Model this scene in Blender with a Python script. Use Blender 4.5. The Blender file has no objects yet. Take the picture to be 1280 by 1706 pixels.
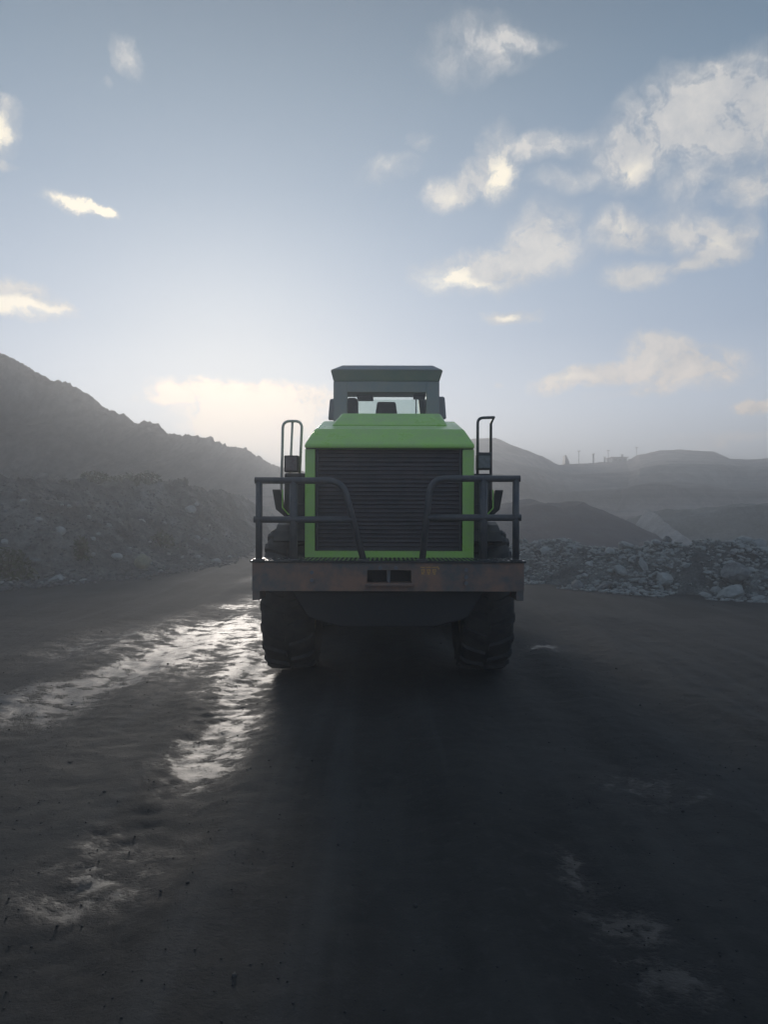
import bpy, bmesh, math, random
import numpy as np
from mathutils import Vector, Matrix
random.seed(7)
R = math.radians
S = bpy.context.scene
C = S.collection

# ------------------------------------------------------------------ camera
EYE = 1.95; F = 1240.0; HX, HY = 640.0, 855.0
cam_d = bpy.data.cameras.new('camera'); cam = bpy.data.objects.new('camera', cam_d); C.objects.link(cam)
cam.location = (0, 0, EYE); cam.rotation_euler = (R(90.0), R(-0.15), 0)
cam_d.sensor_fit = 'VERTICAL'; cam_d.sensor_height = 36.0; cam_d.lens = 36.0*F/1706.0
cam_d.clip_start = 0.05; cam_d.clip_end = 5000
S.camera = cam
def at(px, py, D):                     # a point of the place, D metres ahead of the viewer
    return Vector(((px-HX)/F*D, D, EYE-(py-HY)/F*D))
def gnd(px, py):
    D = EYE*F/(py-HY); return ((px-HX)/F*D, D)

# ------------------------------------------------------------------ light
SUN_AZ, SUN_EL = R(-12.0), R(7.2)       # ahead and a little left, just over the ridge
S.view_settings.view_transform = 'Standard'; S.view_settings.look = 'None'
S.view_settings.exposure = 0.25; S.view_settings.gamma = 1.0; S.view_settings.use_curve_mapping = False
sd = bpy.data.lights.new('sun', 'SUN'); sd.energy = 3.0; sd.angle = R(12.0); sd.color = (1.0, 0.92, 0.83)
so = bpy.data.objects.new('sun', sd); C.objects.link(so)
sdir = Vector((math.sin(SUN_AZ)*math.cos(SUN_EL), math.cos(SUN_AZ)*math.cos(SUN_EL), math.sin(SUN_EL)))
so.rotation_euler = sdir.to_track_quat('Z', 'Y').to_euler(); so.location = (0, 0, 30)

W = bpy.data.worlds.new('World'); S.world = W; W.use_nodes = True
nt = W.node_tree; N = nt.nodes; L = nt.links
for n in list(N): N.remove(n)
STR = 0.10
def nd(t, **k):
    n = N.new(t)
    for a, v in k.items(): setattr(n, a, v)
    return n
def mth(op, a, b=None, c=None, clamp=False):
    n = nd('ShaderNodeMath', operation=op, use_clamp=clamp)
    for i, v in enumerate((a, b, c)):
        if v is None: continue
        if isinstance(v, (int, float)): n.inputs[i].default_value = v
        else: L.new(v, n.inputs[i])
    return n.outputs[0]
def mixc(f, a, b, bt='MIX'):
    n = nd('ShaderNodeMix', data_type='RGBA', blend_type=bt)
    for s, v in ((0, f), (6, a), (7, b)):
        if isinstance(v, (int, float)): n.inputs[s].default_value = v
        elif isinstance(v, (tuple, list)): n.inputs[s].default_value = (*v[:3], 1)
        else: L.new(v, n.inputs[s])
    return n.outputs[2]
def mrange(v, a, b, lo=0, hi=1, kind='SMOOTHSTEP'):
    n = nd('ShaderNodeMapRange', interpolation_type=kind)
    L.new(v, n.inputs[0])
    for i, x in enumerate((a, b, lo, hi)): n.inputs[i+1].default_value = x
    return n.outputs[0]
tc = nd('ShaderNodeTexCoord')
sky = nd('ShaderNodeTexSky', sky_type='NISHITA', sun_disc=False)
sky.sun_elevation = SUN_EL+R(8); sky.sun_rotation = SUN_AZ
sky.air_density = 1.0; sky.dust_density = 1.6; sky.ozone_density = 2.0; sky.altitude = 1200
sep = nd('ShaderNodeSeparateXYZ'); L.new(tc.outputs['Generated'], sep.inputs[0])
az = mth('ARCTAN2', sep.outputs[0], sep.outputs[1]); el = mth('ARCSINE', sep.outputs[2])
cmb = nd('ShaderNodeCombineXYZ'); L.new(az, cmb.inputs[0]); L.new(el, cmb.inputs[1])
def noise(vec, scale, det=4, rough=.55):
    n = nd('ShaderNodeTexNoise'); n.inputs['Scale'].default_value = scale
    n.inputs['Detail'].default_value = det; n.inputs['Roughness'].default_value = rough
    L.new(vec, n.inputs['Vector']); return n
def vmath(op, a, b):
    n = nd('ShaderNodeVectorMath', operation=op)
    for i, v in enumerate((a, b)):
        if isinstance(v, tuple): n.inputs[i].default_value = v
        else: L.new(v, n.inputs[i])
    return n.outputs[0]
n1 = noise(cmb.outputs[0], 9, 7, .62)
dv = vmath('SUBTRACT', n1.outputs['Color'], (.5, .5, .5))
dv = vmath('MULTIPLY', dv, (.11, .07, 0))
P = vmath('ADD', cmb.outputs[0], dv)
def blobs(lst):
    tot = None
    for (px, py, rx, ry, rot, w) in lst:
        u = (px-HX)/F; v = (HY-py)/F
        a = math.atan(u); e = math.atan(v/math.hypot(1, u))
        m = nd('ShaderNodeMapping', vector_type='TEXTURE'); L.new(P, m.inputs[0])
        m.inputs['Location'].default_value = (a, e, 0)
        m.inputs['Rotation'].default_value = (0, 0, R(rot))
        k = math.cos(a)
        m.inputs['Scale'].default_value = (rx/F*k*k*1.3, ry/F*k*1.32, 1)
        g = nd('ShaderNodeTexGradient', gradient_type='SPHERICAL'); L.new(m.outputs[0], g.inputs[0])
        x = mth('MULTIPLY', g.outputs['Fac'], w)
        tot = x if tot is None else mth('ADD', tot, x)
    return tot
soft = [(790,88,85,34,0,.55),(860,70,70,14,-3,.5),
 (1120,205,150,62,14,.95),(1250,170,110,70,10,.85),(1045,255,60,34,0,.5),(1200,255,90,40,0,.45),
 (835,270,34,50,0,.9),(895,243,80,20,8,.6),(740,332,42,24,0,1.0),(785,302,38,24,30,.8),(930,295,40,18,0,.35),
 (905,385,46,44,10,.75),(795,450,95,32,3,.95),(880,432,85,32,0,.75),
 (855,522,38,12,0,1.2),(1018,380,50,38,0,1.0),(1110,385,95,28,0,.6),(1195,405,66,32,10,.9),(1175,440,60,14,8,.7),(1062,466,62,24,0,.9),
 (1262,312,48,34,0,.7),(1160,318,80,24,0,.35),
 (975,632,80,18,6,1.3),(1095,588,66,26,0,1.1),(1140,618,110,36,3,1.15),(1255,682,40,14,0,1.2),(1060,660,60,10,0,.4),(1255,682,30,12,0,.7),
 (645,292,46,18,10,.4),(697,242,20,14,0,.45),(208,105,24,16,0,.6),(175,142,10,7,0,.4),
 (8,212,34,36,0,.95),(22,270,24,7,0,.6),(8,170,22,9,0,.4),
 (128,348,50,13,-18,1.2),(165,362,30,9,-20,.8),(25,500,85,26,-8,1.1),(75,512,40,10,0,.8),
 (300,668,70,12,4,.9),(350,655,90,14,0,.8),(400,695,120,46,0,1.1),(480,672,90,26,0,.6),(490,715,90,40,0,.55),(420,738,110,36,-10,.9),
 (822,646,12,6,0,.5),(1200,738,110,10,0,.35),(520,665,50,20,0,.5)]
hot = [(835,285,26,40,0,.9),(745,462,46,20,8,1.1),(800,470,50,10,0,.6),(1045,272,34,22,0,.5),(738,334,26,16,0,.4),
 (855,522,26,8,0,.7),(128,348,52,12,-18,1.3),(165,362,30,8,-20,.9),(20,512,90,16,0,1.2),(8,215,28,28,0,.8),(960,634,46,9,0,.5),(1030,375,24,20,0,.4),(1195,405,30,16,0,.4),
 (370,700,150,50,0,1.5),(380,735,140,40,0,1.3)]
cm = blobs(soft); hm = blobs(hot)
n2 = noise(P, 30, 8, .66)
n4 = noise(cmb.outputs[0], 14, 8, .62)
tx_ = mth('MULTIPLY', mrange(n2.outputs['Fac'], .30, .66, .12, 1.45, 'LINEAR'), mrange(n4.outputs['Fac'], .34, .62, .75, 1.15, 'LINEAR'))
cm = mth('MULTIPLY', cm, tx_)
# the same broken cloud goes on round the rest of the sky
n3 = noise(cmb.outputs[0], 3.2, 6, .6)
far = mrange(n3.outputs['Fac'], .58, .80, 0, .6)
away = mrange(mth('ABSOLUTE', az), .62, .95)
cm = mth('ADD', cm, mth('MULTIPLY', far, away))
mask = mth('POWER', mrange(cm, .0, .60, 0, .95, 'LINEAR'), 1.15)
mask = mth('MINIMUM', mask, .90)
hmask = mrange(mth('MULTIPLY', hm, mth('ADD', n2.outputs['Fac'], .45)), .05, .7)
# veil of thin bright air round the low sun
dt = nd('ShaderNodeVectorMath', operation='DOT_PRODUCT'); L.new(tc.outputs['Generated'], dt.inputs[0]); dt.inputs[1].default_value = sdir
glow = mth('POWER', mth('MAXIMUM', dt.outputs['Value'], 0.0), 70.0)
glow2 = mth('POWER', mth('MAXIMUM', dt.outputs['Value'], 0.0), 6.0)
hs = nd('ShaderNodeHueSaturation'); L.new(sky.outputs[0], hs.inputs['Color']); hs.inputs['Saturation'].default_value = .62
K = 1/STR
skyc = mixc(1.0, hs.outputs[0], (.36, .40, .44), 'MULTIPLY')
rp = nd('ShaderNodeValToRGB'); L.new(mrange(el, 0, R(60), 0, 1, 'LINEAR'), rp.inputs[0])
ee = rp.color_ramp.elements; ee[0].position = 0; ee[0].color = (.80,.86,.96,1); ee[1].position = 1; ee[1].color = (.14,.19,.25,1)
for p_, c_ in ((.13,(.60,.71,.88)), (.22,(.32,.44,.62)), (.38,(.155,.265,.41)), (.5,(.10,.19,.295)), (.6,(.055,.12,.20)), (.8,(.10,.155,.225))):
    x_ = ee.new(p_); x_.color = (*c_, 1)
ks = nd('ShaderNodeVectorMath', operation='SCALE'); L.new(rp.outputs[0], ks.inputs[0]); ks.inputs['Scale'].default_value = K
skyc = mixc(.8, skyc, ks.outputs[0])
skyc = mixc(mth('MULTIPLY', glow2, .18), skyc, (.66*K, .72*K, .76*K))
skyc = mixc(mth('MULTIPLY', glow, .35), skyc, (1.0*K, .93*K, .78*K))
shade = mrange(mth('ADD', mth('MULTIPLY', n4.outputs['Fac'], .6), mth('MULTIPLY', n2.outputs['Fac'], .4)), .38, .60, 0, 1, 'LINEAR')
cloudc = mixc(shade, (.40*K, .425*K, .46*K), (.66*K, .635*K, .60*K))
cloudc = mixc(hmask, cloudc, (1.08*K, .97*K, .76*K))
gl = mth('MULTIPLY', glow, mrange(n2.outputs['Fac'], .36, .62, .15, 1.0, 'LINEAR'))
cloudc = mixc(gl, cloudc, (2.0*K, 1.52*K, 1.0*K))
lowc = mth('MULTIPLY', mrange(el, R(4), R(16), .95, 0), mrange(n2.outputs['Fac'], .36, .60, .35, 1, 'LINEAR'))
cloudc = mixc(lowc, cloudc, (1.15*K, .96*K, .80*K))
col = mixc(mask, skyc, cloudc)
bg = nd('ShaderNodeBackground'); bg.inputs['Strength'].default_value = STR; L.new(col, bg.inputs['Color'])
wo = nd('ShaderNodeOutputWorld'); L.new(bg.outputs[0], wo.inputs['Surface'])
try: W.cycles.sampling_method = 'MANUAL'; W.cycles.sample_map_resolution = 1024
except Exception: pass

# ------------------------------------------------------------------ materials
def material(name, col, rough=.7, metal=0, spec=.5, var=None, vscale=4.0, bump=0, bscale=40, rvar=0, coat=0, det=6, thr=(.35,.65)):
    m = bpy.data.materials.new(name); m.use_nodes = True
    t = m.node_tree; b = t.nodes['Principled BSDF']
    b.inputs['Base Color'].default_value = (*col, 1); b.inputs['Roughness'].default_value = rough
    b.inputs['Metallic'].default_value = metal; b.inputs['Specular IOR Level'].default_value = spec
    if coat: b.inputs['Coat Weight'].default_value = coat; b.inputs['Coat Roughness'].default_value = .15
    g = t.nodes.new('ShaderNodeNewGeometry')
    if var:
        n = t.nodes.new('ShaderNodeTexNoise'); n.inputs['Scale'].default_value = vscale; n.inputs['Detail'].default_value = det; n.inputs['Roughness'].default_value = .65
        t.links.new(g.outputs['Position'], n.inputs['Vector'])
        r = t.nodes.new('ShaderNodeMapRange'); t.links.new(n.outputs['Fac'], r.inputs[0]); r.inputs[1].default_value = thr[0]; r.inputs[2].default_value = thr[1]
        x = t.nodes.new('ShaderNodeMix'); x.data_type = 'RGBA'; t.links.new(r.outputs[0], x.inputs[0])
        x.inputs[6].default_value = (*col, 1); x.inputs[7].default_value = (*var, 1)
        t.links.new(x.outputs[2], b.inputs['Base Color'])
        if rvar:
            q = t.nodes.new('ShaderNodeMapRange'); t.links.new(n.outputs['Fac'], q.inputs[0]); q.inputs[1].default_value = .3; q.inputs[2].default_value = .7
            q.inputs[3].default_value = rough-rvar; q.inputs[4].default_value = rough+rvar; t.links.new(q.outputs[0], b.inputs['Roughness'])
    if bump:
        n = t.nodes.new('ShaderNodeTexNoise'); n.inputs['Scale'].default_value = bscale; n.inputs['Detail'].default_value = 5
        t.links.new(g.outputs['Position'], n.inputs['Vector'])
        u = t.nodes.new('ShaderNodeBump'); u.inputs['Distance'].default_value = bump; u.inputs['Strength'].default_value = 1
        t.links.new(n.outputs['Fac'], u.inputs['Height']); t.links.new(u.outputs[0], b.inputs['Normal'])
    return m
M = {}
M['green'] = material('green_paint', (.50,.86,.17), .32, coat=.5, var=(.50,.70,.27), vscale=4, rvar=.1, bump=.0006, bscale=30, det=12, thr=(.42,.8))  # base raised to stand in for the glare veil over the hood
M['green_dusty'] = material('dusty_green_paint', (.34,.58,.2), .45, var=(.42,.52,.33), vscale=5, rvar=.1)
M['grey'] = material('grey_cab_paint', (.38,.385,.395), .45, var=(.46,.42,.39), vscale=4, rvar=.08)  # lighter base: near-sun glare over the cab is put into the colour
M['black'] = material('black_steel', (.022,.023,.026), .5, var=(.05,.045,.042), vscale=9, bump=.001, bscale=60)
M['rail'] = material('dark_rail_paint', (.085,.088,.10), .42, var=(.15,.14,.135), vscale=8, rvar=.1)
M['rust'] = material('rusty_counterweight', (.17,.155,.145), .6, var=(.40,.22,.15), vscale=2.6, bump=.002, bscale=25, thr=(.40,.6), det=10)
M['deck'] = material('wet_deck_plate', (.10,.10,.10), .22, metal=.3, var=(.03,.03,.03), vscale=9, rvar=.18, bump=.002, bscale=18)
M['grille'] = material('grille_slats', (.105,.10,.106), .8, spec=.15, var=(.15,.128,.132), vscale=4)
M['dark'] = material('dark_interior', (.03,.03,.032), .8)
M['rubber'] = material('tyre_rubber', (.026,.026,.028), .7, var=(.07,.065,.06), vscale=6, bump=.003, bscale=45, rvar=.1)
M['rim'] = material('rim_paint', (.30,.25,.06), .6, var=(.10,.09,.06), vscale=6)
M['handle'] = material('glare_rail_paint', (.80,.76,.62), .3, var=(.7,.66,.55), vscale=9)  # left hoop: its backlit glow is painted in as a pale colour
M['handle_dark'] = material('grey_rail_paint', (.12,.125,.13), .4, var=(.08,.08,.08), vscale=9)
M['lamp'] = material('tail_lamp_lens', (.20,.12,.13), .25, var=(.26,.2,.2), vscale=20)
M['lampgrey'] = material('work_lamp_lens', (.28,.28,.30), .25, var=(.2,.2,.2), vscale=20)
M['mark'] = material('worn_orange_paint', (.95,.50,.14), .7, var=(.45,.28,.12), vscale=60)
M['bolt'] = material('bare_bolt_steel', (.22,.22,.23), .45, metal=.4)
M['shed'] = material('pale_shed_wall', (.28,.29,.32), .8, var=(.22,.22,.24), vscale=.5)
M['mast'] = material('mast_steel', (.10,.10,.11), .6)
M['rock'] = material('grey_rock', (.25,.255,.25), .85, var=(.46,.46,.44), vscale=5, bump=.02, bscale=14, thr=(.3,.7))
M['rock_dark'] = material('dark_rock', (.12,.12,.122), .8, var=(.27,.27,.265), vscale=6, bump=.02, bscale=16)
M['rock_pale'] = material('pale_rock', (.44,.44,.43), .85, var=(.27,.27,.265), vscale=5, bump=.015, bscale=14)
M['rock_tan'] = material('tan_rock', (.38,.35,.24), .85, var=(.26,.25,.19), vscale=5, bump=.015, bscale=14)
M['bank_rock'] = material('bank_stone', (.10,.10,.10), .9, var=(.19,.185,.18), vscale=3)
M['leaf'] = material('shrub_leaf', (.050,.062,.026), .8, var=(.09,.10,.05), vscale=3)
M['stem'] = material('shrub_stem', (.08,.06,.045), .9)
def glass():
    m = bpy.data.materials.new('cab_glass'); m.use_nodes = True; t = m.node_tree
    for n in list(t.nodes): t.nodes.remove(n)
    o = t.nodes.new('ShaderNodeOutputMaterial'); mx = t.nodes.new('ShaderNodeMixShader')
    a = t.nodes.new('ShaderNodeBsdfTransparent'); a.inputs[0].default_value = (.86,.90,.89,1)
    g = t.nodes.new('ShaderNodeBsdfGlossy'); g.inputs['Roughness'].default_value = .05
    f = t.nodes.new('ShaderNodeFresnel'); f.inputs[0].default_value = 1.45
    t.links.new(f.outputs[0], mx.inputs[0]); t.links.new(a.outputs[0], mx.inputs[1]); t.links.new(g.outputs[0], mx.inputs[2]); t.links.new(mx.outputs[0], o.inputs[0])
    return m
M['glass'] = glass()

# ------------------------------------------------------------------ mesh helpers
def tag(o, label=None, cat=None, group=None, kind=None):
    if label: o['label'] = label
    if cat: o['category'] = cat
    if group: o['group'] = group
    if kind: o['kind'] = kind
    return o
ORG = {}
def link(name, me, parent=None, origin=None):
    """origin: world position of the object's own origin"""
    o = bpy.data.objects.new(name, me); C.objects.link(o)
    po = ORG[parent.name] if parent else Vector((0,0,0))
    og = Vector(origin) if origin is not None else po.copy()
    if parent: o.parent = parent
    o.location = og-po; ORG[o.name] = og
    return o
def empty(name, loc): return link(name, None, None, loc)
class MB:
    def __init__(s): s.v = []; s.f = []
    def add(s, vs, fs):
        k = len(s.v); s.v += [Vector(p) for p in vs]; s.f += [tuple(i+k for i in f) for f in fs]; return s
    def box(s, x0, x1, y0, y1, z0, z1):
        return s.add([(x0,y0,z0),(x1,y0,z0),(x1,y1,z0),(x0,y1,z0),(x0,y0,z1),(x1,y0,z1),(x1,y1,z1),(x0,y1,z1)],
              [(0,3,2,1),(4,5,6,7),(0,1,5,4),(1,2,6,5),(2,3,7,6),(3,0,4,7)])
    def hexa(s, a, b):                      # two 4-point loops
        return s.add(list(a)+list(b), [(3,2,1,0),(4,5,6,7),(0,1,5,4),(1,2,6,5),(2,3,7,6),(3,0,4,7)])
    def prism(s, poly, y0, y1):             # poly in x,z
        n = len(poly)
        vs = [(x,y0,z) for x,z in poly]+[(x,y1,z) for x,z in poly]
        return s.add(vs, [tuple(range(n)), tuple(range(2*n-1,n-1,-1))]+[(i,i+n,(i+1)%n+n,(i+1)%n) for i in range(n)])
    def prismx(s, poly, x0, x1):            # poly in y,z
        n = len(poly)
        vs = [(x0,y,z) for y,z in poly]+[(x1,y,z) for y,z in poly]
        return s.add(vs, [tuple(range(n)), tuple(range(2*n-1,n-1,-1))]+[(i,i+n,(i+1)%n+n,(i+1)%n) for i in range(n)])
    def tube(s, pts, r, n=10, caps=True):
        pts = [Vector(p) for p in pts]; rings = []
        up = None
        for i, p in enumerate(pts):
            d = ((pts[min(i+1,len(pts)-1)]-p).normalized()+(p-pts[max(i-1,0)]).normalized()).normalized()
            if up is None: up = d.orthogonal().normalized()
            up = (up-d*up.dot(d)).normalized(); sd_ = d.cross(up)
            rings.append([p+(up*math.cos(a)+sd_*math.sin(a))*r for a in [2*math.pi*j/n for j in range(n)]])
        k = len(s.v); s.v += [q for rg in rings for q in rg]
        for i in range(len(pts)-1):
            for j in range(n): s.f.append((k+i*n+j, k+i*n+(j+1)%n, k+(i+1)*n+(j+1)%n, k+(i+1)*n+j))
        if caps: s.f.append(tuple(k+j for j in range(n-1,-1,-1))); s.f.append(tuple(k+(len(pts)-1)*n+j for j in range(n)))
        return s
    def lathe(s, prof, n=56, c=(0,0,0)):    # prof: (x, r), round the x axis
        k = len(s.v); m = len(prof)
        for i in range(n):
            a = 2*math.pi*i/n
            for x, r in prof: s.v.append(Vector((c[0]+x, c[1]+r*math.cos(a), c[2]+r*math.sin(a))))
        for i in range(n):
            for j in range(m-1):
                i2 = (i+1)%n; s.f.append((k+i*m+j, k+i*m+j+1, k+i2*m+j+1, k+i2*m+j))
        return s
    def mesh(s, name, mat, org=Vector((0,0,0)), smooth=False):
        me = bpy.data.meshes.new(name); me.from_pydata([p-org for p in s.v], [], s.f)
        bm = bmesh.new(); bm.from_mesh(me); bmesh.ops.recalc_face_normals(bm, faces=bm.faces); bm.to_mesh(me); bm.free()
        me.materials.append(mat)
        if smooth: me.polygons.foreach_set('use_smooth', [True]*len(me.polygons))
        return me
    def build(s, name, mat, parent=None, origin=None, bevel=0, smooth=False, seg=2):
        og = Vector(origin) if origin is not None else (ORG[parent.name] if parent else Vector((0,0,0)))
        o = link(name, s.mesh(name, mat, og, smooth), parent, og)
        if bevel:
            b = o.modifiers.new('bevel', 'BEVEL'); b.width = bevel; b.segments = seg; b.limit_method = 'ANGLE'; b.angle_limit = R(35)
            try: b.harden_normals = False
            except Exception: pass
        return o
def arc(p0, corner, p1, r, n=6):            # fillet corner between p0 and p1
    p0, c, p1 = Vector(p0), Vector(corner), Vector(p1)
    a = c+(p0-c).normalized()*r; b = c+(p1-c).normalized()*r
    return [(a*(1-t)**2+c*2*t*(1-t)+b*t*t) for t in [i/n for i in range(n+1)]]

# numpy noise -----------------------------------------------------------------
_rs = np.random.RandomState(3)
_T = _rs.rand(64,64,64).astype(np.float32)
def vn(x, y, z=0):
    x = np.asarray(x, float); y = np.asarray(y, float); z = np.zeros_like(x)+z
    xi, yi, zi = np.floor(x).astype(int), np.floor(y).astype(int), np.floor(z).astype(int)
    f = [x-xi, y-yi, z-zi]; f = [q*q*(3-2*q) for q in f]
    o = 0
    for a in (0,1):
        for b in (0,1):
            for c in (0,1):
                w = (f[0] if a else 1-f[0])*(f[1] if b else 1-f[1])*(f[2] if c else 1-f[2])
                o = o+w*_T[(xi+a)%64,(yi+b)%64,(zi+c)%64]
    return o-.5
def fbm(x, y, z=0, s=1., oc=4, g=.5):
    o = 0; a = 1.
    for i in range(oc): o = o+a*vn(x*s+i*7.3, y*s+i*3.1, np.asarray(z)*s+i*1.7); s *= 2.03; a *= g
    return o
def ridged(x, y, z=0, s=1., oc=4, g=.5):
    o = 0; a = 1.
    for i in range(oc): o = o+a*(1-np.abs(vn(x*s+i*7.3, y*s+i*3.1, np.asarray(z)*s+i*1.7))*4); s *= 2.1; a *= g
    return o*.5
def gridmesh(name, X, Y, Z, mats, smooth=True):
    h, w = X.shape
    me = bpy.data.meshes.new(name); nv = h*w
    me.vertices.add(nv); co = np.stack([X, Y, Z], -1).reshape(-1).astype(np.float32); me.vertices.foreach_set('co', co)
    i = np.arange(nv).reshape(h, w)
    q = np.stack([i[:-1,:-1], i[:-1,1:], i[1:,1:], i[1:,:-1]], -1).reshape(-1, 4)
    me.loops.add(q.size); me.loops.foreach_set('vertex_index', q.reshape(-1).astype(np.int32))
    me.polygons.add(len(q)); me.polygons.foreach_set('loop_start', (np.arange(len(q))*4).astype(np.int32))
    me.update(calc_edges=True); me.validate()
    me.polygons.foreach_set('use_smooth', [smooth]*len(me.polygons))
    me.materials.append(mats)
    o = bpy.data.objects.new(name, me); C.objects.link(o); ORG[o.name] = Vector((0,0,0)); return o

# ------------------------------------------------------------------ ground
def wet_patch_nodes(t, pos, lst):
    tot = None
    for (x, y, rx, ry, rot, w) in lst:
        m = t.nodes.new('ShaderNodeMapping'); m.vector_type = 'TEXTURE'; t.links.new(pos, m.inputs[0])
        m.inputs['Location'].default_value = (x, y, 0); m.inputs['Rotation'].default_value = (0, 0, R(rot)); m.inputs['Scale'].default_value = (rx, ry, 1)
        g = t.nodes.new('ShaderNodeTexGradient'); g.gradient_type = 'SPHERICAL'; t.links.new(m.outputs[0], g.inputs[0])
        a = t.nodes.new('ShaderNodeMath'); a.operation = 'MULTIPLY_ADD'; t.links.new(g.outputs['Fac'], a.inputs[0]); a.inputs[1].default_value = w
        if tot is None: a.inputs[2].default_value = 0
        else: t.links.new(tot, a.inputs[2])
        tot = a.outputs[0]
    return tot
WET = [(-1.42,5.7,.42,1.0,4,1.3),(-1.40,7.0,.48,1.6,2,1.3),(-1.62,9.0,.55,2.0,0,1.5),(-1.9,11.5,.55,2.2,6,1.0),
       (-3.75,7.4,1.0,1.4,-14,1.8),(-3.3,8.5,.55,1.4,-6,.9),(-3.0,10.0,.55,2.0,-8,1.3),(-2.6,12.5,.7,2.4,-5,1.2),(-2.75,17,.9,2.6,0,1.0),(-3.1,15.5,1.0,.7,0,.9),(-3.4,22,1.0,3,0,.8),
       (-1.50,4.05,.55,.75,-20,1.25),(-2.5,6.0,1.3,1.5,0,.35),(-4.6,10.5,1.1,2.2,0,.6),(-3.2,12,1.8,4.0,-6,1.1),(-2.4,9.5,1.3,2.6,0,.8),(-4.6,7.6,.8,.9,-10,.7),
       (2.3,10.7,.55,.5,0,1.3),(1.05,4.25,.2,.35,10,1.2),(1.12,3.6,.3,.8,8,1.0),(1.9,5.3,.9,.8,0,.8),(1.3,3.25,.35,.5,0,.9),(2.0,4.0,.6,.8,0,.6),(0.1,3.9,.3,.6,0,.3),(5,13,2,2,0,.25)]
def ground_mat():
    m = bpy.data.materials.new('coal_dirt_ground'); m.use_nodes = True; t = m.node_tree; b = t.nodes['Principled BSDF']
    g = t.nodes.new('ShaderNodeNewGeometry'); lk = t.links.new
    def nz(s, d=6, r=.6, vec=None, dist=0):
        n = t.nodes.new('ShaderNodeTexNoise'); n.inputs['Scale'].default_value = s; n.inputs['Detail'].default_value = d; n.inputs['Roughness'].default_value = r
        n.inputs['Distortion'].default_value = dist
        lk(vec or g.outputs['Position'], n.inputs['Vector']); return n
    def mr(v, a, bb, lo=0, hi=1):
        n = t.nodes.new('ShaderNodeMapRange'); n.interpolation_type = 'SMOOTHSTEP'; lk(v, n.inputs[0])
        for i, x in enumerate((a, bb, lo, hi)): n.inputs[i+1].default_value = x
        return n.outputs[0]
    def mt(op, a, bb):
        n = t.nodes.new('ShaderNodeMath'); n.operation = op
        for i, v in enumerate((a, bb)):
            if isinstance(v, (int, float)): n.inputs[i].default_value = v
            else: lk(v, n.inputs[i])
        return n.outputs[0]
    def mix(f, a, bb):
        n = t.nodes.new('ShaderNodeMix'); n.data_type = 'RGBA'; lk(f, n.inputs[0])
        for i, v in ((6, a), (7, bb)):
            if isinstance(v, tuple): n.inputs[i].default_value = (*v, 1)
            else: lk(v, n.inputs[i])
        return n.outputs[2]
    mp = t.nodes.new('ShaderNodeMapping'); lk(g.outputs['Position'], mp.inputs[0]); mp.inputs['Scale'].default_value = (1.0, .35, 1)
    big = nz(1.1, 6, .6, mp.outputs[0]); fine = nz(14, 8, .7); mid = nz(4, 7, .65)
    c = mix(mr(big.outputs['Fac'], .35, .7), (.023,.022,.0215), (.052,.049,.046))
    c = mix(mt('MULTIPLY', mr(fine.outputs['Fac'], .5, .75), .5), c, (.075,.072,.07))
    mp2 = t.nodes.new('ShaderNodeMapping'); lk(g.outputs['Position'], mp2.inputs[0]); mp2.inputs['Scale'].default_value = (2.6, .10, 1); mp2.inputs['Rotation'].default_value = (0, 0, R(3))
    trk = nz(1.0, 4, .55, mp2.outputs[0]); c = mix(mt('MULTIPLY', mr(trk.outputs['Fac'], .50, .72), .6), c, (.075,.073,.072))
    # distorted ground position for the wet patches
    dn = nz(2.2, 5, .65); sb = t.nodes.new('ShaderNodeVectorMath'); sb.operation = 'SUBTRACT'; lk(dn.outputs['Color'], sb.inputs[0]); sb.inputs[1].default_value = (.5,.5,.5)
    ms = t.nodes.new('ShaderNodeVectorMath'); ms.operation = 'MULTIPLY_ADD'; lk(sb.outputs[0], ms.inputs[0]); ms.inputs[1].default_value = (.7,1.1,0); lk(g.outputs['Position'], ms.inputs[2])
    fl = t.nodes.new('ShaderNodeVectorMath'); fl.operation = 'MULTIPLY'; lk(ms.outputs[0], fl.inputs[0]); fl.inputs[1].default_value = (1,1,0)
    wet = wet_patch_nodes(t, fl.outputs[0], WET)
    wet = mt('MULTIPLY', wet, mr(mid.outputs['Fac'], .36, .62, .35, 1.25))
    wn = mt('ADD', wet, mt('MULTIPLY', mt('SUBTRACT', fine.outputs['Fac'], .5), 1.9))
    wm = mr(wn, .30, 1.25)
    damp = mr(wet, .0, .35)
    # far floor of the pit: dark coal on the near left of it, pale grey spoil to the right
    sp = t.nodes.new('ShaderNodeSeparateXYZ'); lk(g.outputs['Position'], sp.inputs[0])
    fard = mr(sp.outputs[1], 26, 40)
    side = mt('SUBTRACT', sp.outputs[0], mt('MULTIPLY', sp.outputs[1], .375))      # right of the haul track
    side = mt('ADD', side, mt('MULTIPLY', mt('SUBTRACT', mid.outputs['Fac'], .5), 6))
    floorc = mix(mr(side, 0, 4), (.030,.033,.045), (.085,.09,.088))  # coal end carries the blue of shade and haze in its colour
    floorc = mix(mt('MULTIPLY', mr(side, -2.5, 0), mr(side, 4, 1.0)), floorc, (.20,.20,.20))
    c = mix(fard, c, floorc)
    c = mix(mt('MULTIPLY', damp, .5), c, (.012,.012,.014))
    lk(c, b.inputs['Base Color'])
    rr = mt('SUBTRACT', .82, mt('MULTIPLY', wm, .31)); rr = mt('SUBTRACT', rr, mt('MULTIPLY', damp, .1))
    lk(rr, b.inputs['Roughness'])
    b.inputs['Specular IOR Level'].default_value = .32
    bf = nz(55, 8, .75); bc = nz(9, 5, .6)
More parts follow.
